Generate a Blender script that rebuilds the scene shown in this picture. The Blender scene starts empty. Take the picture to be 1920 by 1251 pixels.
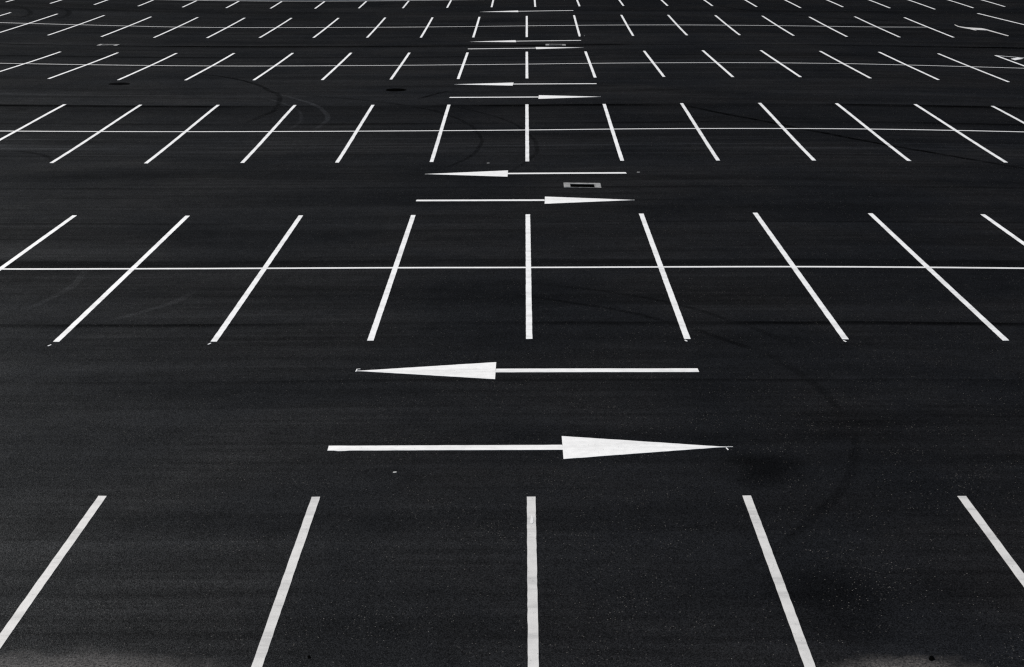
import bpy, bmesh, math, random
import numpy as np
from mathutils import Vector, Matrix

random.seed(7)
sc = bpy.context.scene
COL = sc.collection
R = math.radians

# ------------------------------------------------------------------ ground relief
# The tarmac is not flat: it falls gently into the drained aisles and across the lot.
SURF = [0.0146, 0.0641, 0.0207, 0.05, 0.2839, 0.1575, 0.0212, -0.0068, -0.0157, -0.0197, 0.0166, -0.011, -0.0759, -0.0289, -0.0065, -0.0484, -0.1433, 0.0401, 0.1352, -0.0595, -0.0443, -0.0318, 0.0328, 0.0253, -0.0752, 0.1088, -0.0752, -0.0825, -0.1279, -0.2311, -0.1583, -0.1011, 0.1034, -0.1345, -0.1234, 0.0105, 0.0645, 0.1591, -0.0562, 0.1744, 0.03, -0.0699, 0.072, -0.1328, -0.2045, -0.0474, 0.157, -0.145, -0.1305, -0.0075, -0.1481, 0.0392, -0.087, 0.0913, -0.0726, -0.0462, -0.0, -0.1701, -0.0565, -0.1572, 0.0765, -0.0469, 0.1092, 0.0423, -0.0675, -0.1441, 0.0419, 0.0952, -0.2599, 0.23, -0.0115, -0.0611, -0.1648, 0.014, 0.1327, -0.1353, 0.2959, 0.0024, -0.0055, -0.0623, -0.0403, 0.0084, -0.0595, 0.1284]
_c = np.array(SURF)
_gx, _gy = [a.ravel() for a in np.meshgrid(np.linspace(-36, 36, 7), np.linspace(10, 100, 12))]

def gz(x, y):
    return float(np.exp(-((x - _gx) / 12.0) ** 2 / 2 - ((y - _gy) / 8.2) ** 2 / 2) @ _c)

# ------------------------------------------------------------------ object helpers
def tag(o, label=None, cat=None, group=None, kind=None):
    if label: o['label'] = label
    if cat: o['category'] = cat
    if group: o['group'] = group
    if kind: o['kind'] = kind
    return o

def empty(name, loc):
    o = bpy.data.objects.new(name, None)
    o.empty_display_size = 0.2
    o.location = loc
    COL.objects.link(o)
    return o

def link(name, verts, faces, mat, origin=(0, 0, 0), parent=None, smooth=False):
    """verts in world coordinates; the object's origin goes to `origin`."""
    og = Vector(origin)
    me = bpy.data.meshes.new(name)
    me.from_pydata([tuple(Vector(v) - og) for v in verts], [], faces)
    me.materials.append(mat)
    if smooth:
        me.polygons.foreach_set('use_smooth', [True] * len(me.polygons))
    me.update()
    o = bpy.data.objects.new(name, me)
    COL.objects.link(o)
    if parent is not None:
        o.parent = parent
        o.location = og - parent.location
    else:
        o.location = og
    return o

def ribbon(pts_left, pts_right, lift):
    """A painted strip of real thickness draped on the ground between two edge polylines."""
    n = len(pts_left)
    V, F = [], []
    for (lx, ly), (rx, ry) in zip(pts_left, pts_right):
        zl, zr = gz(lx, ly), gz(rx, ry)
        V += [(lx, ly, zl - .006), (lx, ly, zl + lift), (rx, ry, zr + lift), (rx, ry, zr - .006)]
    for k in range(n - 1):
        a, b = 4 * k, 4 * k + 4
        F += [(a, a + 1, b + 1, b), (a + 1, a + 2, b + 2, b + 1), (a + 2, a + 3, b + 3, b + 2)]
    e = 4 * (n - 1)
    F += [(0, 3, 2, 1), (e, e + 1, e + 2, e + 3)]
    return V, F

def strip(p0, p1, width, lift, step=.25, wob=.0025, rnd=random, end_wob=.006):
    p0, p1 = Vector(p0), Vector(p1)
    L = (p1 - p0).length
    d = (p1 - p0) / L
    nrm = Vector((-d.y, d.x))
    n = max(2, int(L / step) + 1)
    lft, rgt = [], []
    for k in range(n):
        q = p0 + d * (L * k / (n - 1))
        el = er = 0.0
        if k in (0, n - 1):
            el, er = rnd.uniform(-end_wob, end_wob), rnd.uniform(-end_wob, end_wob)
        a = q + nrm * (width / 2 + rnd.uniform(-wob, wob)) + d * el
        b = q - nrm * (width / 2 + rnd.uniform(-wob, wob)) + d * er
        lft.append((a.x, a.y)); rgt.append((b.x, b.y))
    return ribbon(lft, rgt, lift)

def patch(poly, lift):
    """Flat polygon marking with a small paint thickness."""
    n = len(poly)
    V = [(x, y, gz(x, y) + lift) for x, y in poly] + [(x, y, gz(x, y) - .006) for x, y in poly]
    F = [tuple(range(n))] + [(k, k + n, (k + 1) % n + n, (k + 1) % n) for k in range(n)]
    area = sum(poly[k][0] * poly[(k + 1) % n][1] - poly[(k + 1) % n][0] * poly[k][1] for k in range(n))
    if area < 0:
        F = [tuple(reversed(f)) for f in F]
    return V, F

def join(*vf):
    V, F = [], []
    for v, f in vf:
        o = len(V)
        V += v
        F += [tuple(i + o for i in q) for q in f]
    return V, F

def box(x0, x1, y0, y1, z0, z1):
    V = [(x, y, z) for z in (z0, z1) for y in (y0, y1) for x in (x0, x1)]
    F = [(0, 2, 3, 1), (4, 5, 7, 6), (0, 1, 5, 4), (2, 6, 7, 3), (0, 4, 6, 2), (1, 3, 7, 5)]
    return V, F

# ------------------------------------------------------------------ node helpers
class NT:
    def __init__(self, tree):
        self.t = tree; self.n = tree.nodes; self.l = tree.links
    def put(self, sock, v):
        if v is None: return
        if hasattr(v, 'is_output') or isinstance(v, bpy.types.NodeSocket):
            self.l.new(v, sock)
        else:
            sock.default_value = v
    def math(self, op, a, b=None, c=None, clamp=False):
        m = self.n.new('ShaderNodeMath'); m.operation = op; m.use_clamp = clamp
        for k, v in enumerate((a, b, c)):
            self.put(m.inputs[k], v)
        return m.outputs[0]
    def vmath(self, op, a, b=None, out=0):
        m = self.n.new('ShaderNodeVectorMath'); m.operation = op
        self.put(m.inputs[0], a); self.put(m.inputs[1], b)
        return m.outputs['Value'] if out == 'v' else m.outputs[0]
    def rng(self, v, a, b, c=0.0, d=1.0, smooth=True):
        m = self.n.new('ShaderNodeMapRange')
        m.interpolation_type = 'SMOOTHSTEP' if smooth else 'LINEAR'
        self.put(m.inputs[0], v)
        for k, x in enumerate((a, b, c, d)):
            self.put(m.inputs[k + 1], x)
        return m.outputs[0]
    def scale(self, v, s):
        return self.vmath('MULTIPLY', v, s)
    def noise(self, v, scale, detail=3.0, rough=.55, dist=0.0):
        m = self.n.new('ShaderNodeTexNoise')
        self.put(m.inputs['Vector'], v)
        m.inputs['Scale'].default_value = scale; m.inputs['Detail'].default_value = detail
        m.inputs['Roughness'].default_value = rough; m.inputs['Distortion'].default_value = dist
        return m.outputs[0]
    def voro(self, v, scale, rand=1.0):
        m = self.n.new('ShaderNodeTexVoronoi')
        self.put(m.inputs['Vector'], v)
        m.inputs['Scale'].default_value = scale; m.inputs['Randomness'].default_value = rand
        return m.outputs['Distance'], m.outputs['Color']
    def mix(self, f, a, b, mode='MIX'):
        m = self.n.new('ShaderNodeMix'); m.data_type = 'RGBA'; m.blend_type = mode
        self.put(m.inputs[0], f); self.put(m.inputs[6], a); self.put(m.inputs[7], b)
        return m.outputs[2]
    def sep(self, v):
        m = self.n.new('ShaderNodeSeparateXYZ'); self.put(m.inputs[0], v)
        return m.outputs
    def comb(self, x, y, z=0.0):
        m = self.n.new('ShaderNodeCombineXYZ')
        self.put(m.inputs[0], x); self.put(m.inputs[1], y); self.put(m.inputs[2], z)
        return m.outputs[0]
    def pos(self):
        return self.n.new('ShaderNodeNewGeometry').outputs['Position']
    def flat(self, p):          # drop the height so that marks lie in plan
        s = self.sep(p)
        return self.comb(s[0], s[1], 0.0), s

def new_mat(name):
    m = bpy.data.materials.new(name); m.use_nodes = True
    t = NT(m.node_tree)
    b = m.node_tree.nodes['Principled BSDF']
    return m, t, b

# tyre marks left on the tarmac: circle centre x, y, radius, middle angle, half angle, width, strength (below zero: pale scuffs)
TYRES = [
    (-17.83, 49.65, 9.80, 0.093, 0.373, 0.20, 0.50),
    (-19.38, 50.62, 10.91, 0.591, 0.299, 0.19, 0.65),
    (-14.51, 46.89, 8.34, 0.312, 0.448, 0.17, -0.62),
    (-14.67, 46.78, 7.75, 0.285, 0.431, 0.12, -0.38),
    (-11.14, 43.35, 9.85, 0.230, 0.670, 0.13, 0.45),
    (-10.58, 42.58, 10.82, 0.178, 0.539, 0.13, 0.45),
    (-13.59, 40.16, 13.77, 0.893, 0.240, 0.20, 0.35),
    (5.13, 48.61, 9.23, 2.705, 0.109, 0.18, 0.65),
    (72.03, 92.04, 79.32, -2.497, 0.077, 0.22, 0.85),
    (-3.09, 19.69, 7.26, -0.161, 0.558, 0.15, 0.30),
    (-3.77, 18.84, 8.27, 0.785, 0.302, 0.15, 0.42),
    (-2.06, 21.12, 6.41, 0.757, 0.407, 0.14, 0.35),
    (23.57, 94.90, 13.83, -2.195, 0.531, 0.30, 0.50),
    (-15.07, 39.45, 2.69, 0.809, 0.346, 0.20, 0.45),
    (-8.77, 26.77, 2.73, -0.449, 0.391, 0.16, -0.35),
    (-13.63, 27.35, 5.36, -0.087, 0.241, 0.16, -0.30),
    (-33.63, 82.10, 7.42, 0.379, 0.460, 0.30, 0.45),
    (-31.78, 82.37, 7.55, 0.380, 0.412, 0.30, 0.45),
]
def tyre_group():
    g = bpy.data.node_groups.new('tyre_marks', 'ShaderNodeTree')
    g.interface.new_socket('Position', in_out='INPUT', socket_type='NodeSocketVector')
    g.interface.new_socket('Dark', in_out='OUTPUT', socket_type='NodeSocketFloat')
    g.interface.new_socket('Pale', in_out='OUTPUT', socket_type='NodeSocketFloat')
    t = NT(g)
    gi = g.nodes.new('NodeGroupInput'); go = g.nodes.new('NodeGroupOutput')
    p = gi.outputs[0]
    brk = t.rng(t.noise(p, 2.1, 5, .7), .36, .60, .50, 1.0)
    wob = t.math('MULTIPLY', t.math('SUBTRACT', t.noise(p, .35, 2), .5), .35)
    dark = pale = None
    for cx, cy, r, am, ah, w, s in TYRES:
        d = t.vmath('SUBTRACT', p, (cx, cy, 0))
        ln = t.vmath('LENGTH', d, out='v')
        e = t.math('ABSOLUTE', t.math('ADD', t.math('SUBTRACT', ln, r), wob))
        m = t.rng(e, w * .25, w * .62, abs(s), 0)
        ca = t.math('DIVIDE', t.vmath('DOT_PRODUCT', d, (math.cos(am), math.sin(am), 0), out='v'), ln)
        a = t.rng(ca, math.cos(ah * 1.25), math.cos(ah * .70), 0, 1)
        m = t.math('MULTIPLY', m, a)
        if s > 0: dark = m if dark is None else t.math('MAXIMUM', dark, m)
        else: pale = m if pale is None else t.math('MAXIMUM', pale, m)
    t.put(go.inputs[0], t.math('MULTIPLY', dark, brk))
    t.put(go.inputs[1], t.math('MULTIPLY', pale, brk))
    return g
TG = tyre_group()

def tyres(t, p):
    n = t.n.new('ShaderNodeGroup'); n.node_tree = TG
    t.put(n.inputs[0], p)
    return n.outputs[0], n.outputs[1]

# joints between the paver's passes: y, half width, darkness (negative: a pale worn band)
SEAMS = [(21.32, .09, .32), (24.47, .14, .75), (28.95, .42, .42), (32.62, .10, .35), (36.75, .16, .30),
         (42.5, .9, -.55), (41.2, .40, -.40), (43.7, .30, -.40), (46.49, .22, .55), (49.98, .30, .85),
         (52.5, .40, -.35), (58.6, .35, -.40), (65.15, .28, .55), (69.75, .32, .95), (75.4, .5, .3),
         (77.6, .5, .3), (86.9, .8, .35), (20.1, .05, .15)]

def asphalt():
    m, t, b = new_mat('asphalt')
    P, s = t.flat(t.pos())
    X, Y = s[0], s[1]
    # aggregate: every stone its own tone
    d1, c1 = t.voro(P, 95.0)
    st = t.sep(c1)
    stone = t.rng(st[0], 0.0, 1.0, .45, 1.7, smooth=False)
    stone = t.math('MULTIPLY', stone, t.rng(d1, .15, .62, 1.15, .6))
    # long streaks from the paver and traffic, both along the aisles
    k1 = t.noise(t.scale(P, (.06, .62, 1)), 1.0, 5, .60, .5)
    k2 = t.noise(t.scale(P, (.16, 5.5, 1)), 1.0, 4, .6)
    k3 = t.noise(P, .22, 4, .55, .6)
    k4 = t.noise(P, 2.3, 4, .6)
    tone = t.rng(k1, .30, .72, .70, 1.32, smooth=False)
    k2 = t.math('SUBTRACT', k2, .5)
    roll = t.rng(k3, .40, .60, .25, 1.0)
    tone = t.math('MULTIPLY', tone, t.math('ADD', 1.0, t.math('MULTIPLY', t.math('MULTIPLY', k2, roll), 1.25)))
    tone = t.math('MULTIPLY', tone, t.rng(k3, .25, .75, .76, 1.24, smooth=False))
    tone = t.math('MULTIPLY', tone, t.rng(k4, .25, .75, .86, 1.14, smooth=False))
    # no separate tone for the left and right halves of the lot
    # seams
    wob = t.math('MULTIPLY', t.math('SUBTRACT', t.noise(t.scale(P, (.13, .02, 1)), 1.0, 4, .6), .5), .45)
    yy = t.math('ADD', Y, wob)
    fade = t.rng(t.noise(t.scale(P, (.16, .35, 1)), 1.0, 4, .6), .36, .60, .28, 1.0)
    dark = pale = None
    rs = random.Random(3); k_ = 0; lane = None
    for y, w, sgn in sorted(SEAMS):
        e = t.math('SUBTRACT', yy, y)
        if sgn > 0:     # clean edge on the far side, dark fading out on the near side
            q = t.math('MULTIPLY', t.rng(e, w * .10, w * .45, sgn, 0), t.rng(e, -w * 2.0, -w * .25, 0, 1))
            step = t.math('MULTIPLY', t.rng(e, -w * .3, w * .3, 0, 1), rs.uniform(.05, .13) * (1 if k_ % 2 else -1)); k_ += 1
            lane = step if lane is None else t.math('ADD', lane, step)
        else:
            q = t.rng(t.math('ABSOLUTE', e), w * .15, w * 1.25, abs(sgn), 0)
        if sgn > 0: dark = q if dark is None else t.math('MAXIMUM', dark, q)
        else: pale = q if pale is None else t.math('MAXIMUM', pale, q)
    dark = t.math('MULTIPLY', dark, fade)
    streaky = t.rng(t.noise(t.scale(P, (.09, 3.2, 1)), 1.0, 4, .65), .42, .70, 0, 1)
    pale = t.math('MULTIPLY', pale, streaky)
    td, tp = tyres(t, P)
    dark = t.math('MAXIMUM', dark, td)
    pale = t.math('MAXIMUM', pale, t.math('MULTIPLY', tp, .8))
    # oil stains and damp-looking patches with their own outlines
    for cx, cy, rx, ry, sg in ((2.80, 17.6, .6, .65, .52), (2.95, 13.9, .6, 1.1, .36), (-16.2, 49.2, .5, .6, .3),
                               (4.2, 19.3, .9, .7, .25), (6.5, 52.6, 2.0, .5, .3), (17.0, 79.6, 4.0, .7, .35),
                               (12.6, 78.0, 2.5, .6, .3), (4.6, 53.3, 1.6, .35, .3)):
        v = t.vmath('MULTIPLY', t.vmath('SUBTRACT', P, (cx, cy, 0)), (1 / rx, 1 / ry, 0))
        r = t.math('ADD', t.vmath('LENGTH', v, out='v'), t.math('MULTIPLY', t.math('SUBTRACT', t.noise(P, 1.7, 3), .5), 1.1))
        dark = t.math('MAXIMUM', dark, t.rng(r, .2, 1.25, sg, 0))
    tone = t.math('MULTIPLY', tone, t.math('SUBTRACT', 1.0, t.math('MULTIPLY', dark, 1.0)))
    tone = t.math('MULTIPLY', tone, t.math('ADD', 1.0, t.math('MULTIPLY', pale, 1.9)))
    tone = t.math('MULTIPLY', tone, t.math('ADD', 1.0, lane))
    base = t.mix(t.rng(k3, .3, .7), (BASE[0] * .95, BASE[1] * 1.0, BASE[2] * 1.08, 1), (BASE[0] * 1.08, BASE[1] * 1.0, BASE[2] * .92, 1))
    val = t.math('MULTIPLY', stone, tone)
    col = t.mix(1.0, base, t.comb(val, val, val), 'MULTIPLY')
    # pale chips of stone worn bare, in loose drifts
    d2, c2 = t.voro(P, 66.0)
    s2 = t.sep(c2)
    dens = t.rng(t.noise(t.scale(P, (.7, 1.0, 1)), 1.0, 5, .7), .44, .70, .0, 1.0)
    near = t.rng(Y, 13.0, 30.0, 1.0, .25)
    thr = t.math('SUBTRACT', .992, t.math('MULTIPLY', t.math('MULTIPLY', dens, near), .085))
    chip = t.math('MULTIPLY', t.math('GREATER_THAN', s2[0], thr), t.rng(d2, .26, .44, 1, 0))
    col = t.mix(t.math('MULTIPLY', chip, t.rng(s2[1], 0, 1, .10, .75, smooth=False)), col, (.30, .28, .255, 1))
    # dusty grit washed up towards the near edge of the lot
    dust = None
    for cx, cy, rx, ry in ((-4.15, 12.30, 1.65, .70), (3.35, 12.32, .90, .52)):
        v = t.vmath('MULTIPLY', t.vmath('SUBTRACT', P, (cx, cy, 0)), (1 / rx, 1 / ry, 0))
        r = t.math('ADD', t.vmath('LENGTH', v, out='v'), t.math('MULTIPLY', t.math('SUBTRACT', t.noise(P, 3.0, 5, .65), .5), .9))
        q = t.rng(r, .35, 1.1, 1, 0)
        dust = q if dust is None else t.math('MAXIMUM', dust, q)
    grit = t.rng(t.noise(P, 38.0, 3, .7), .36, .62, .15, .95)
    col = t.mix(t.math('MULTIPLY', dust, grit), col, (.165, .15, .138, 1))
    # dull stone and binder, with the faint broad sheen of fresh bitumen
    bp = t.n.new('ShaderNodeBump'); bp.inputs['Strength'].default_value = .45; bp.inputs['Distance'].default_value = .004
    t.put(bp.inputs['Height'], t.math('ADD', t.math('MULTIPLY', d1, -1.0), t.math('MULTIPLY', k4, .8)))
    t.n.remove(b)
    df = t.n.new('ShaderNodeBsdfDiffuse'); t.put(df.inputs['Color'], col); t.put(df.inputs['Normal'], bp.outputs[0])
    df.inputs['Roughness'].default_value = .5
    gl = t.n.new('ShaderNodeBsdfAnisotropic'); gl.inputs['Roughness'].default_value = GLOSS_R
    gl.inputs['Color'].default_value = (.90, .95, 1, 1); t.put(gl.inputs['Normal'], bp.outputs[0])
    mx = t.n.new('ShaderNodeMixShader')
    t.put(mx.inputs[0], t.math('MULTIPLY', t.math('MULTIPLY', val, SPEC), t.math('SUBTRACT', 1.0, chip)))
    t.l.new(df.outputs[0], mx.inputs[1]); t.l.new(gl.outputs[0], mx.inputs[2])
    t.l.new(mx.outputs[0], m.node_tree.nodes['Material Output'].inputs['Surface'])
    return m

def paint(name, base, wear):
    m, t, b = new_mat(name)
    P, s = t.flat(t.pos())
    td, tp = tyres(t, P)
    oi = t.n.new('ShaderNodeObjectInfo')
    # tyres drag rubber over the lines along the aisles; the film is a little uneven too
    smear = t.noise(t.scale(P, (.22, 2.4, 1)), 1.0, 5, .65)
    fine = t.noise(t.scale(P, (2.0, 14.0, 1)), 1.0, 4, .6)
    sm = t.math('MULTIPLY', t.rng(smear, .47, .60), wear)
    f = t.math('MULTIPLY', sm, t.rng(fine, .35, .6, .45, 1.0))
    f = t.math('MAXIMUM', f, t.math('MULTIPLY', td, .8))
    d, c = t.voro(P, 62.0)
    cs = t.sep(c)
    pit = t.math('MULTIPLY', t.math('GREATER_THAN', cs[0], .972), t.rng(d, .2, .42, .8, 0))
    crack = t.rng(t.math('ABSOLUTE', t.math('SUBTRACT', t.noise(t.scale(P, (1.2, 5.0, 1)), 1.0, 3, .6), .5)), .0, .006, .35, 0)
    pit = t.math('MAXIMUM', pit, t.math('MULTIPLY', crack, sm))
    tone = t.rng(oi.outputs['Random'], 0, 1, .95, 1.04, smooth=False)
    tone = t.math('MULTIPLY', tone, t.rng(t.noise(P, 9.0, 4, .6), .3, .7, .93, 1.04))
    tone = t.math('MULTIPLY', tone, t.rng(t.noise(P, 110.0, 2, .6), .3, .7, .93, 1.05))
    col = t.mix(1.0, (base[0], base[1], base[2], 1), t.comb(tone, tone, tone), 'MULTIPLY')
    col = t.mix(f, col, (.36, .355, .35, 1))
    col = t.mix(pit, col, (.05, .05, .05, 1))
    t.put(b.inputs['Base Color'], col)
    b.inputs['Roughness'].default_value = .62
    b.inputs['Specular IOR Level'].default_value = .3
    bp = t.n.new('ShaderNodeBump'); bp.inputs['Strength'].default_value = .35; bp.inputs['Distance'].default_value = .002
    t.put(bp.inputs['Height'], t.voro(P, 95.0)[0])
    t.put(b.inputs['Normal'], bp.outputs[0])
    return m

def simple(name, c0, c1, scale, rough=.85, spec=.2, bump=.3, bscale=None):
    m, t, b = new_mat(name)
    P = t.pos()
    n = t.noise(P, scale, 6, .65)
    col = t.mix(t.rng(n, .3, .7), (*c0, 1), (*c1, 1))
    t.put(b.inputs['Base Color'], col)
    b.inputs['Roughness'].default_value = rough
    b.inputs['Specular IOR Level'].default_value = spec
    bp = t.n.new('ShaderNodeBump'); bp.inputs['Strength'].default_value = bump; bp.inputs['Distance'].default_value = .01
    t.put(bp.inputs['Height'], t.noise(P, bscale or scale * 4, 4, .6))
    t.put(b.inputs['Normal'], bp.outputs[0])
    return m

BASE = (.0097, .0095, .0101)
SPEC = .0118
GLOSS_R = .50
M_ASPHALT = asphalt()
M_PAINT = paint('white_road_paint', (.80, .80, .795), .36)
M_WORN = paint('worn_road_paint', (.585, .575, .56), .62)
M_FRESH = paint('fresh_road_paint', (.79, .785, .772), .28)
M_CONC = simple('weathered_concrete', (.12, .12, .12), (.30, .30, .30), 7.0)
M_KERB = simple('kerb_concrete', (.26, .26, .255), (.46, .455, .45), 1.6)
M_IRON = simple('cast_iron', (.022, .022, .022), (.055, .053, .050), 14.0, .6, .4)
M_BLACK = simple('dark_iron', (.0008, .0008, .0008), (.0022, .0022, .0022), 9.0, .9, .0)
M_PIT = simple('pit_wall', (.02, .02, .02), (.04, .04, .04), 5.0)
M_GRASS = simple('verge_grass', (.035, .055, .018), (.075, .095, .035), 3.0, .9, .1, .8, 60)
M_PAVE = simple('pavement_slabs', (.20, .20, .195), (.33, .325, .32), 2.0)
M_PAPER = simple('paper', (.34, .34, .33), (.52, .52, .51), 30.0)
M_TAR = simple('tar', (.0008, .0008, .0008), (.002, .002, .002), 20.0, .9, .0)
M_DULL = simple('dull_iron', (.003, .003, .0032), (.008, .008, .0085), 6.0, .9, .0)

# ------------------------------------------------------------------ drains (their openings are cut into the ground sheet)
DRAINS = [  # centre x, centre y, label
    (1.312, 36.83, 'square road drain with pale concrete surround, between the second pair of arrows from the front'),
    (1.290, 69.70, 'small far drain with concrete surround, between the fourth pair of arrows, beside the right arrowhead'),
    (-18.70, 69.90, 'lone drain with concrete surround near the far left, away from the arrows'),
]
OW, OD = .585, .400          # opening
def opening(cx, cy):
    return cx - OW / 2, cx + OW / 2, cy - OD / 2 - .06, cy + OD / 2 - .06

def kerb_y(x):
    return 94.50 + .066 * (x + 7.0) if x < 30 else 97.1

# ------------------------------------------------------------------ ground
def grid_axis(lo, hi, step, far, extra):
    v = list(np.arange(lo, hi + .001, step)) + list(far) + list(extra)
    v = sorted(v)
    out = [v[0]]
    for a in v[1:]:
        if a - out[-1] > 1e-4: out.append(a)
    return out
ex, ey = [], []
for cx, cy, _ in DRAINS:
    a, b_, c_, d_ = opening(cx, cy)
    ex += [a, b_]; ey += [c_, d_]
xs = grid_axis(-46, 46, 1.0, (-900, -400, -200, -120, -80, -60, 60, 80, 120, 200, 400, 900), ex)
ys = grid_axis(4, 112, 1.0, (-900, -400, -150, -60, -20, -8, 130, 160, 220, 400, 900, 1600), ey)
V = [(x, y, gz(x, y)) for y in ys for x in xs]
F = []
nx = len(xs)
ops = [opening(cx, cy) for cx, cy, _ in DRAINS]
for j in range(len(ys) - 1):
    for i in range(nx - 1):
        mx, my = (xs[i] + xs[i + 1]) / 2, (ys[j] + ys[j + 1]) / 2
        if any(a < mx < b_ and c_ < my < d_ for a, b_, c_, d_ in ops): continue
        k = j * nx + i
        F.append((k, k + 1, k + nx + 1, k + nx))
tag(link('ground', V, F, M_ASPHALT, smooth=True), kind='structure')

# far kerb, pavement and verge
def long_profile(prof, mat, name, xr, gap=None):
    V, F = [], []
    for (x0, x1) in xr:
        o = len(V)
        for x in (x0, x1):
            for dy, dz in prof:
                y = kerb_y(x) + dy
                V.append((x, y, gz(x, y) + dz))
        n = len(prof)
        for k in range(n - 1):
            F.append((o + k, o + n + k, o + n + k + 1, o + k + 1))
        F.append(tuple(o + k for k in range(n))); F.append(tuple(o + n + k for k in reversed(range(n))))
    return tag(link(name, V, F, mat), kind='structure')
long_profile([(-.48, -.05), (-.48, .006), (-.003, .004), (-.003, -.05)], M_CONC, 'gutter', [(x + .004, x + 1.996) for x in range(-60, 60, 2)])
long_profile([(0, -.05), (0, .095), (.012, .118), (.035, .125), (.15, .125), (.15, -.05)], M_KERB, 'kerb',
             [(x + .006, x + .994) for x in range(-60, 60)])
long_profile([(.155, -.05), (.155, .121), (3.0, .13), (3.0, -.05)], M_PAVE, 'pavement', [(x, x + 2.0) for x in range(-60, 60, 2)])
long_profile([(3.005, -.05), (3.005, .10), (40, .12), (200, .3), (1200, .5)], M_GRASS, 'grass_verge',
             [(-900, -200), (-200, -60)] + [(x, x + 4.0) for x in range(-60, 60, 4)] + [(60, 200), (200, 900)])

# ------------------------------------------------------------------ bay lines: line index, far end, near end (None: past the frame, full 10 m double bay)
ROWS = {
 1: [(-2, (-5.003, 16.775), (-5.00, 6.7)), (-1, (-2.502, 16.735), (-2.50, 6.7)), (0, (0.003, 16.719), (0.012, 6.7)), (1, (2.508, 16.743), (2.503, 6.7)), (2, (4.998, 16.734), (5.004, 6.7))],
 2: [(-4, (-10.015, 33.475), (-10.0, 23.43)), (-3, (-7.508, 33.434), (-7.491, 23.412)), (-2, (-5.005, 33.437), (-4.987, 23.397)), (-1, (-2.525, 33.407), (-2.513, 23.421)), (0, (-0.006, 33.412), (-0.002, 23.475)), (1, (2.486, 33.423), (2.497, 23.452)), (2, (4.994, 33.492), (4.988, 23.439)), (3, (7.519, 33.465), (7.509, 23.421)), (4, (9.986, 33.458), (9.99, 23.43))],
 3: [(-6, (-15.0, 50.197), (-15.0, 40.19)), (-5, (-12.537, 50.213), (-12.509, 40.18)), (-4, (-10.023, 50.23), (-10.015, 40.152)), (-3, (-7.523, 50.195), (-7.495, 40.217)), (-2, (-4.995, 50.176), (-5.002, 40.197)), (-1, (-2.532, 50.114), (-2.521, 40.215)), (0, (-0.01, 50.066), (-0.009, 40.192)), (1, (2.478, 50.017), (2.476, 40.197)), (2, (4.979, 50.083), (4.982, 40.165)), (3, (7.5, 50.129), (7.488, 40.165)), (4, (9.977, 50.135), (9.977, 40.199)), (5, (12.519, 50.166), (12.496, 40.163)), (6, (15.01, 50.151), (15.0, 40.17))],
 4: [(-8, (-19.951, 66.835), (-20.0, 56.8)), (-7, (-17.481, 66.799), (-17.504, 56.862)), (-6, (-14.97, 66.802), (-14.912, 56.711)), (-5, (-12.524, 66.912), (-12.473, 56.786)), (-4, (-10.021, 66.991), (-9.985, 56.84)), (-3, (-7.522, 67.004), (-7.486, 56.871)), (-2, (-5.015, 66.919), (-4.98, 56.921)), (-1, (-2.523, 66.774), (-2.516, 56.908)), (0, (0.003, 66.842), (-0.002, 56.856)), (1, (2.502, 66.737), (2.489, 56.912)), (2, (5.002, 66.776), (5.005, 56.988)), (3, (7.514, 66.916), (7.506, 56.871)), (4, (10.0, 66.965), (9.984, 56.973)), (5, (12.51, 66.881), (12.517, 56.878)), (6, (15.021, 66.868), (14.989, 56.845)), (7, (17.501, 66.702), (17.544, 56.83))],
 5: [(-11, (-27.469, 83.758), (-27.5, 73.7)), (-10, (-24.997, 83.825), (-25.0, 73.7)), (-9, (-22.486, 83.789), (-22.514, 73.699)), (-8, (-19.959, 83.633), (-19.959, 73.532)), (-7, (-17.505, 83.806), (-17.471, 73.468)), (-6, (-15.004, 83.818), (-14.993, 73.552)), (-5, (-12.515, 83.856), (-12.559, 73.746)), (-4, (-10.006, 83.814), (-10.024, 73.762)), (-3, (-7.518, 83.835), (-7.498, 73.76)), (-2, (-4.986, 83.632), (-4.961, 73.607)), (-1, (-2.492, 83.586), (-2.498, 73.506)), (0, (0.018, 83.746), (0.009, 73.426)), (1, (2.531, 83.855), (2.493, 73.455)), (2, (5.048, 83.905), (4.997, 73.629)), (3, (7.534, 83.896), (7.535, 73.789)), (4, (10.037, 83.828), (10.024, 73.887)), (5, (12.523, 83.79), (12.534, 73.776)), (6, (14.977, 83.517), (14.981, 73.515)), (7, (17.481, 84.041), (17.461, 73.577)), (8, (20.058, 83.784), (20.041, 73.841))],
}
R6 = [(-29.499, 89.293), (-26.981, 89.282), (-24.507, 89.355), (-21.981, 89.243), (-19.471, 89.236), (-17.002, 89.293), (-14.49, 89.28), (-11.971, 89.304), (-9.505, 89.442), (-6.994, 89.299), (-4.484, 89.244), (-1.967, 89.208), (0.497, 89.099), (3.003, 89.176), (5.493, 89.399), (7.991, 89.436), (10.545, 89.529), (13.009, 89.237), (15.426, 88.888), (17.978, 89.768), (20.528, 89.277), (22.879, 88.516), (25.219, 89.263), (27.161, 89.819)]
ROWS[6] = [(k - 12, (x, kerb_y(x) - .50), (x, y)) for k, (x, y) in enumerate(R6)]

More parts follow.
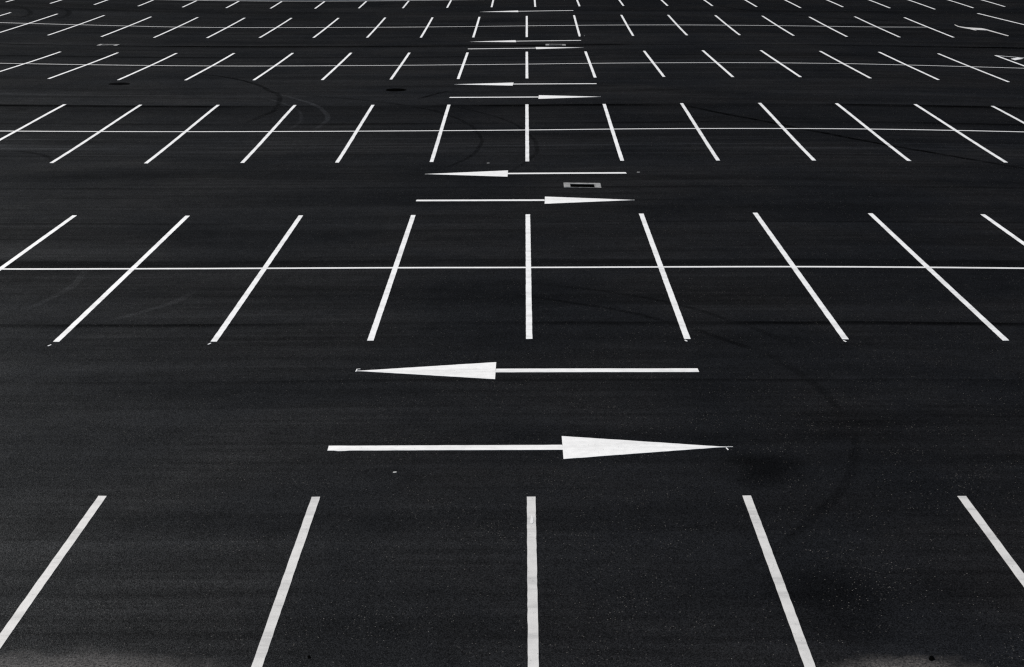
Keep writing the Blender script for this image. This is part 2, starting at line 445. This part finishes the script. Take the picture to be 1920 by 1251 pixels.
ORD = ['', 'first', 'second', 'third', 'fourth', 'fifth', 'sixth', 'seventh', 'eighth', 'ninth', 'tenth', 'eleventh', 'twelfth']
ROWN = {1: 'the front row', 2: 'the second row', 3: 'the third row', 4: 'the fourth row', 5: 'the fifth row', 6: 'the back row at the kerb'}
def line_label(r, i):
    what = 'worn greyish white bay line' if r == 1 else 'white bay line'
    if i == 0:
        return f'{what} of {ROWN[r]}, upright one in line with arrows'
    side = 'left' if i < 0 else 'right'
    return f'{what} of {ROWN[r]}, {ORD[abs(i)]} {side} of the upright one'

FLECKS = {(2, -3): (-7.54, 23.208), (2, -2): (-5.037, 23.275), (2, 1): (2.471, 23.36), (2, 2): (4.962, 23.338)}
for r, lines in ROWS.items():
    for i, far, near in lines:
        rnd = random.Random(1000 * r + i)
        # one straight run with the slight bow of hand-steered marking machines
        v, f = strip(near, far, .099, .004, step=.11 if r < 3 else .25, wob=.0022 if r < 3 else .003, rnd=rnd)
        mx, my = (near[0] + far[0]) / 2, (near[1] + far[1]) / 2
        o = link('bay_line', v, f, M_WORN if r == 1 else M_PAINT, (mx, my, gz(mx, my)))
        tag(o, line_label(r, i), 'bay line', 'white lines between parking bays')
        if (r, i) in FLECKS:
            fx, fy = FLECKS[(r, i)]
            s = 1 if i < 0 else -1
            v, f = patch([(fx - .018 * s, fy - .04), (fx + .006 * s, fy - .045), (fx + .03 * s, fy + .03), (fx + .012 * s, fy + .045)], .005)
            link('paint_fleck', v, f, M_PAINT, (fx, fy, gz(fx, fy)), parent=o)

front_mid = next(o for o in COL.objects if o.get('label', '').startswith('worn') and 'upright one in line' in o['label'])
v, f = patch([(-.012, 15.93), (.012, 15.90), (.026, 15.95), (.022, 16.06), (.008, 16.15), (-.004, 16.06)], .0065)
link('paint_blob', v, f, M_FRESH, (.005, 16.03, gz(.005, 16.03)), parent=front_mid)

# ------------------------------------------------------------------ thin lines splitting each double row lengthways
DIV = [
    ([(-10.03, 28.39), (-7.484, 28.415), (-5.057, 28.418), (-2.532, 28.415), (-0.002, 28.369), (2.5, 28.37), (4.973, 28.394), (7.498, 28.381), (11.5, 28.388)],
     'long white line lengthways through the second row, crossing its bay lines'),
    ([(-17.5, 45.13), (-10.762, 45.124), (-5.45, 45.15), (-2.417, 45.15), (-0.014, 45.155), (2.516, 45.22), (4.545, 45.236), (7.581, 45.213), (9.998, 45.215), (12.469, 45.156), (17.5, 45.144)],
     'long thin white line lengthways through the third row, crossing its bay lines'),
    ([(-22.5, 62.0), (-17.566, 61.99), (-14.565, 61.91), (-11.582, 61.86), (-7.362, 61.92), (-2.702, 61.89), (0.004, 61.84), (2.519, 61.92), (6.162, 61.88), (11.226, 61.899), (12.926, 61.92), (15.0, 61.83), (17.101, 61.83), (22.5, 61.95)],
     'long thin white line lengthways through the fourth row, crossing its bay lines'),
    ([(-30, 78.76), (-26.413, 78.77), (-23.764, 78.82), (-21.09, 78.82), (-17.533, 78.62), (-12.491, 78.74), (-9.297, 78.82), (-4.995, 78.72), (0.022, 78.748), (3.014, 78.80), (7.809, 78.75), (12.59, 78.657), (15.232, 78.56), (17.334, 78.50), (20.159, 78.72)],
     'very thin far white line lengthways through the fifth row, stopping at the last right bay'),
]
for n, (pts, lab) in enumerate(DIV):
    px, py = [p[0] for p in pts], [p[1] for p in pts]
    x = np.arange(px[0], px[-1] + .01, .4)
    y = np.interp(x, px, py)
    k = np.ones(7) / 7
    y = np.convolve(np.pad(y, 3, mode='edge'), k, 'valid')
    rnd = random.Random(50 + n)
    W = .105 if n == 0 else .10
    L = [(a, c + W / 2 + rnd.uniform(-.003, .003)) for a, c in zip(x, y)]
    Rr = [(a, c - W / 2 + rnd.uniform(-.003, .003)) for a, c in zip(x, y)]
    v, f = ribbon(L, Rr, .0032)
    mx, my = 0.0, float(np.mean(y))
    tag(link('dividing_line', v, f, M_FRESH, (mx, my, gz(mx, my))), lab, 'dividing line', 'long lines through the double rows')

# ------------------------------------------------------------------ direction arrows: shaft end x, shaft y, head x, tip x, tip y, direction
ARROWS = [
    (-2.557, 18.406, .408, 2.47, 18.424, 'nearest white arrow, pointing right, just behind the front row of bay lines'),
    (2.480, 21.767, -.502, -2.56, 21.779, 'large white arrow pointing left, right in front of the second row of bay lines'),
    (-2.580, 35.086, .387, 2.448, 34.99, 'white arrow pointing right, just behind the second row, below the concrete drain'),
    (2.470, 38.473, -.502, -2.589, 38.50, 'white arrow pointing left, in front of the third row, above the concrete drain'),
    (-2.582, 51.785, .383, 2.451, 51.66, 'thin white arrow pointing right, just behind the third row of bay lines'),
    (2.458, 55.073, -.496, -2.585, 55.249, 'thin white arrow pointing left, in front of the fourth row of bay lines'),
    (-2.556, 68.30, .404, 2.486, 68.43, 'far thin white arrow pointing right, just behind the fourth row of bay lines'),
    (2.486, 71.654, -.495, -2.570, 71.50, 'far thin white arrow pointing left, in front of the fifth row of bay lines'),
    (2.574, 86.562, -.448, -2.543, 86.40, 'farthest arrow, pointing left between the fifth row and the back row'),
]
for n, (sx, sy, hx, tx, ty, lab) in enumerate(ARROWS):
    s = 1 if tx > sx else -1
    ux = Vector((tx - sx, ty - sy)).normalized()
    nr = Vector((-ux.y, ux.x))
    hb = Vector((sx, sy)) + ux * (abs(hx - sx))
    rnd = random.Random(200 + n)
    root = empty('direction_arrow', (hb.x, hb.y, gz(hb.x, hb.y)))
    tag(root, lab, 'arrow marking', 'direction arrows painted in the aisles')
    mat = M_FRESH
    v, f = strip((sx, sy), hb - ux * .001, .182 if n < 5 else .19, .004, step=.12, wob=.0028, rnd=rnd, end_wob=.012)
    if n == 0:   # blobs where the paint ran under the tape
        v, f = join((v, f), patch([(-2.50, 18.322), (-2.42, 18.297), (-2.33, 18.305), (-2.27, 18.322)], .0038))
    link('shaft', v, f, mat, (hb.x, hb.y, gz(hb.x, hb.y)), parent=root)
    half = .43 if n < 5 else .44
    tip = Vector((tx, ty))
    K = 28
    j = lambda: rnd.uniform(-.0032, .0032)
    a = [hb + nr * (half * (1 - k / K) + j()) + (tip - hb) * (k / K) for k in range(K)]
    b_ = [hb - nr * (half * (1 - k / K) + j()) + (tip - hb) * (k / K) for k in range(K)]
    ea = tip + nr * .010; eb = tip - nr * .010
    v, f = ribbon([(q.x, q.y) for q in a] + [(ea.x, ea.y)], [(q.x, q.y) for q in b_] + [(eb.x, eb.y)], .004)
    link('head', v, f, mat, (hb.x, hb.y, gz(hb.x, hb.y)), parent=root)
    if n == 0:
        v, f = join(strip((tx - .02, ty), (tx + .095, ty + .005), .015, .0045, step=.1),
                    strip((tx + .006, ty - .03), (tx + .022, ty - .11), .018, .0047, step=.1))
        link('setting_out_mark', v, f, M_PAINT, (tx, ty, gz(tx, ty)), parent=root)
    if n == 1:
        v, f = join(strip((tx - .005, ty - .04), (tx + .002, ty + .10), .016, .0045, step=.1),
                    strip((tx + .011, ty + .095), (tx + .05, ty + .10), .02, .0047, step=.1))
        link('setting_out_mark', v, f, M_PAINT, (tx, ty, gz(tx, ty)), parent=root)

# ------------------------------------------------------------------ drains
def make_drain(cx, cy, lab):
    z = gz(cx, cy)
    root = tag(empty('road_drain', (cx, cy, z)), lab, 'drain', 'road drains set in the tarmac')
    x0, x1, y0, y1 = opening(cx, cy)
    X0, X1, Y0, Y1 = cx - .445, cx + .445, cy - .292, cy + .292
    top, bot = z + .012, z - .10
    parts = [box(X0, x0, Y0, Y1, bot, top), box(x1, X1, Y0, Y1, bot, top),
             box(x0 + .0005, x1 - .0005, Y0, y0, bot, top - .001), box(x0 + .0005, x1 - .0005, y1, Y1, bot, top - .001)]
    v, f = join(*parts)
    link('concrete_surround', v, f, M_CONC, (cx, cy, z), parent=root)
    # grate: rim, two stout cross bars and slats between them, sitting below the rim
    e = .002
    g = [box(x0 + e, x1 - e, y0 + e, y0 + .022, z - .06, z + .003), box(x0 + e, x1 - e, y1 - .022, y1 - e, z - .06, z + .003),
         box(x0 + e, x0 + .02, y0 + .023, y1 - .023, z - .06, z + .003), box(x1 - .02, x1 - e, y0 + .023, y1 - .023, z - .06, z + .003)]
    ns = 10
    for k in range(ns):
        xa = x0 + .03 + (x1 - x0 - .06) * (k + .5) / ns
        g.append(box(xa - .007, xa + .007, y0 + .023, y1 - .023, z - .05, z - .012))
    v, f = join(*g)
    gr = link('grate', v, f, M_BLACK, (cx, cy, z), parent=root)
    for q in (.345, .655):
        xa = x0 + (x1 - x0) * q
        v, f = box(xa - .016, xa + .016, y0 + .024, y1 - .024, z - .055, z - .001)
        link('cross_bar', v, f, M_IRON, (xa, cy, z), parent=gr)
    # the pit below, open at the top
    Vp = [(x, y, zz) for zz in (z - .101, z - .9) for (x, y) in ((x0, y0), (x1, y0), (x1, y1), (x0, y1))]
    Fp = [(0, 4, 5, 1), (1, 5, 6, 2), (2, 6, 7, 3), (3, 7, 4, 0), (4, 7, 6, 5)]
    link('pit', Vp, Fp, M_PIT, (cx, cy, z), parent=root)
for d in DRAINS:
    make_drain(*d)

# ------------------------------------------------------------------ manhole covers
def disc(cx, cy, r0, r1, z0, z1, n=40):
    V, F = [], []
    for k in range(n):
        a = 2 * math.pi * k / n
        for r, z in ((r0, z0), (r0, z1), (r1, z1), (r1, z0)):
            V.append((cx + r * math.cos(a), cy + r * math.sin(a), z))
    for k in range(n):
        a, b_ = 4 * k, 4 * ((k + 1) % n)
        for q in range(4):
            F.append((a + q, b_ + q, b_ + (q + 1) % 4, a + (q + 1) % 4))
    return V, F
def make_manhole(cx, cy, rad, lab, mat):
    z = gz(cx, cy)
    root = tag(empty('manhole_cover', (cx, cy, z)), lab, 'manhole cover', 'manhole covers in the aisle')
    v, f = disc(cx, cy, rad * .84, rad, z - .05, z + .009)
    link('frame', v, f, mat, (cx, cy, z), parent=root)
    n = 40
    r = rad * .825
    V = [(cx, cy, z + .006)] + [(cx + r * math.cos(2 * math.pi * k / n), cy + r * math.sin(2 * math.pi * k / n), z + .006) for k in range(n)]
    F = [(0, 1 + k, 1 + (k + 1) % n) for k in range(n)]
    studs = []
    for a in range(-4, 5):
        for b_ in range(-4, 5):
            x, y = a * r / 5, b_ * r / 5
            if math.hypot(x, y) < r * .88:
                h = r * .06
                studs.append(box(cx + x - h, cx + x + h, cy + y - h, cy + y + h, z + .004, z + .010))
    v, f = join((V, F), *studs)
    link('lid', v, f, mat, (cx, cy, z), parent=root)
make_manhole(-4.53, 53.78, .36, 'round black manhole cover left of the thin arrows between third and fourth rows', M_BLACK)
make_manhole(-14.56, 55.48, .37, 'round black manhole cover far left, just in front of a fourth-row bay line', M_DULL)

# ------------------------------------------------------------------ markings at the far right edge
v, f = strip((25.268 + .06, 79.6), (24.587, 86.10), .11, .005)
tag(link('bay_line', v, f, M_PAINT, (24.9, 83.0, gz(24.9, 83.0))),
    'lone long white line at the top right corner, beyond the last fifth-row bay', 'bay line')

turn_l = [(21.76, 80.15), (21.73, 79.262), (21.95, 78.78), (22.26, 78.52), (22.62, 78.34), (22.72, 77.85), (22.945, 74.887)]
turn_r = [(21.70, 79.95), (21.64, 79.00), (21.72, 78.50), (21.88, 78.02), (22.22, 77.50), (22.60, 77.30), (22.845, 74.70)]
sh = ribbon([turn_l[5], turn_l[6]], [turn_r[5], turn_r[6]], .005)
hd = ribbon(turn_l[:6], turn_r[:6], .005)
root = tag(empty('turn_arrow', (22.4, 78.0, gz(22.4, 78.0))), 'curved white turning arrow at upper right, beyond the last fifth-row bay', 'arrow marking')
link('shaft', *sh, M_WORN, (22.8, 76.4, gz(22.8, 76.4)), parent=root)
link('head', *hd, M_WORN, (22.1, 78.6, gz(22.1, 78.6)), parent=root)
v, f = patch([(21.90, 77.86), (22.02, 77.30), (22.12, 77.32), (22.05, 77.80)], .0045)
link('barb', v, f, M_WORN, (22.0, 77.5, gz(22.0, 77.5)), parent=root)

cx, cy = 19.93, 66.46
root = tag(empty('bay_outline', (cx, cy, gz(cx, cy))), 'white outlined special bay cut off by the right edge, its corner behind the fourth row', 'bay marking')
v, f = strip((20.03, 56.8), (19.89, 66.52), .11, .005)
link('side_line', v, f, M_PAINT, (20.0, 61.7, gz(20, 61.7)), parent=root)
v, f = strip((19.95, 66.43), (20.865, 65.84), .10, .0045)
w_, g_ = strip((20.862, 65.842), (24.5, 63.9), .10, .0046)
v, f = join((v, f), (w_, g_))
link('end_line', v, f, M_PAINT, (21.5, 65.4, gz(21.5, 65.4)), parent=root)
v, f = patch([(20.18, 65.35), (20.217, 64.86), (20.75, 65.50), (20.62, 65.88)], .005)
tag(link('diamond_mark', v, f, M_FRESH, (20.45, 65.4, gz(20.45, 65.4))),
    'small solid white painted diamond inside the outlined bay at the right edge', 'diamond marking')

# ------------------------------------------------------------------ litter and tar
def scrap(cx, cy, a, b_, ang, lab, name='paper_scrap', mat=None, cat='litter', h=.005):
    z = gz(cx, cy)
    rnd = random.Random(int(cx * 100))
    n = 9
    top = []
    for k in range(n):
        t = 2 * math.pi * k / n
        rr = rnd.uniform(.7, 1.1)
        x, y = a * rr * math.cos(t), b_ * rr * math.sin(t)
        top.append((cx + x * math.cos(ang) - y * math.sin(ang), cy + x * math.sin(ang) + y * math.cos(ang)))
    V = [(cx, cy, z + h)] + [(x, y, z + h * rnd.uniform(.3, .9)) for x, y in top] + [(x, y, z - .002) for x, y in top]
    F = [(0, 1 + k, 1 + (k + 1) % n) for k in range(n)] + [(1 + k, 1 + n + k, 1 + n + (k + 1) % n, 1 + (k + 1) % n) for k in range(n)]
    return tag(link(name, V, F, mat or M_PAPER, (cx, cy, z)), lab, cat)
scrap(-1.65, 17.54, .030, .022, 0, 'tiny white scrap on the tarmac below the shaft of the nearest arrow')
scrap(-1.034, 40.0, .045, .03, .3, 'tiny white scrap above the left arrowhead in front of the third row')
scrap(2.785, 38.57, .045, .035, .1, 'tiny pale scrap just right of the shaft end above the concrete drain')
scrap(-2.05, 12.78, .018, .035, .2, 'small black tar spot beside the second front bay line at the bottom edge', 'tar_spot', M_TAR, 'tar spot', .006)
scrap(3.64, 12.74, .030, .052, -.4, 'larger black tar spot in the dusty patch at the bottom right', 'tar_spot', M_TAR, 'tar spot', .006)

# ------------------------------------------------------------------ daylight
SUN_AZ, SUN_EL = R(-42), R(31)       # azimuth from +Y towards +X: ahead and to the left of the viewer
w = bpy.data.worlds.new('World'); sc.world = w
w.use_nodes = True
wt = w.node_tree
sky = wt.nodes.new('ShaderNodeTexSky')
sky.sky_type = 'NISHITA'; sky.sun_disc = False
sky.sun_elevation = SUN_EL; sky.sun_rotation = SUN_AZ
bg = wt.nodes['Background']
wt.links.new(sky.outputs[0], bg.inputs[0])
bg.inputs[1].default_value = .06
sun = bpy.data.lights.new('sun', 'SUN')
sun.energy = 5.0; sun.angle = R(.53); sun.color = (1.0, .965, .91)
so = bpy.data.objects.new('sun', sun)
COL.objects.link(so)
d = Vector((math.sin(SUN_AZ) * math.cos(SUN_EL), math.cos(SUN_AZ) * math.cos(SUN_EL), math.sin(SUN_EL)))
so.rotation_euler = d.to_track_quat('Z', 'Y').to_euler()
so.location = d * 60

# ------------------------------------------------------------------ camera, on a second-floor window height above the lot
cam = bpy.data.cameras.new('camera')
cam.sensor_width = 36.0; cam.lens = 36.0 * 2905.52 / 1920.0
cam.clip_end = 4000
co = bpy.data.objects.new('camera', cam)
COL.objects.link(co)
r_ = Vector((0.99990021, 0.00822943, 0.0114824)); u_ = Vector((-0.0133521, 0.28505289, 0.95841879)); f_ = Vector((-0.00461415, 0.95847646, -0.28513432))
m4 = Matrix((r_, u_, -f_)).transposed().to_4x4()
m4.translation = Vector((-0.162085, 0, 7.135956))
co.matrix_world = m4
sc.camera = co

sc.view_settings.view_transform = 'Standard'
sc.view_settings.look = 'None'
sc.view_settings.exposure = 0.2
sc.view_settings.gamma = 1.0
sc.cycles.use_denoising = False
sc.cycles.max_bounces = 4
sc.cycles.filter_width = 1.3
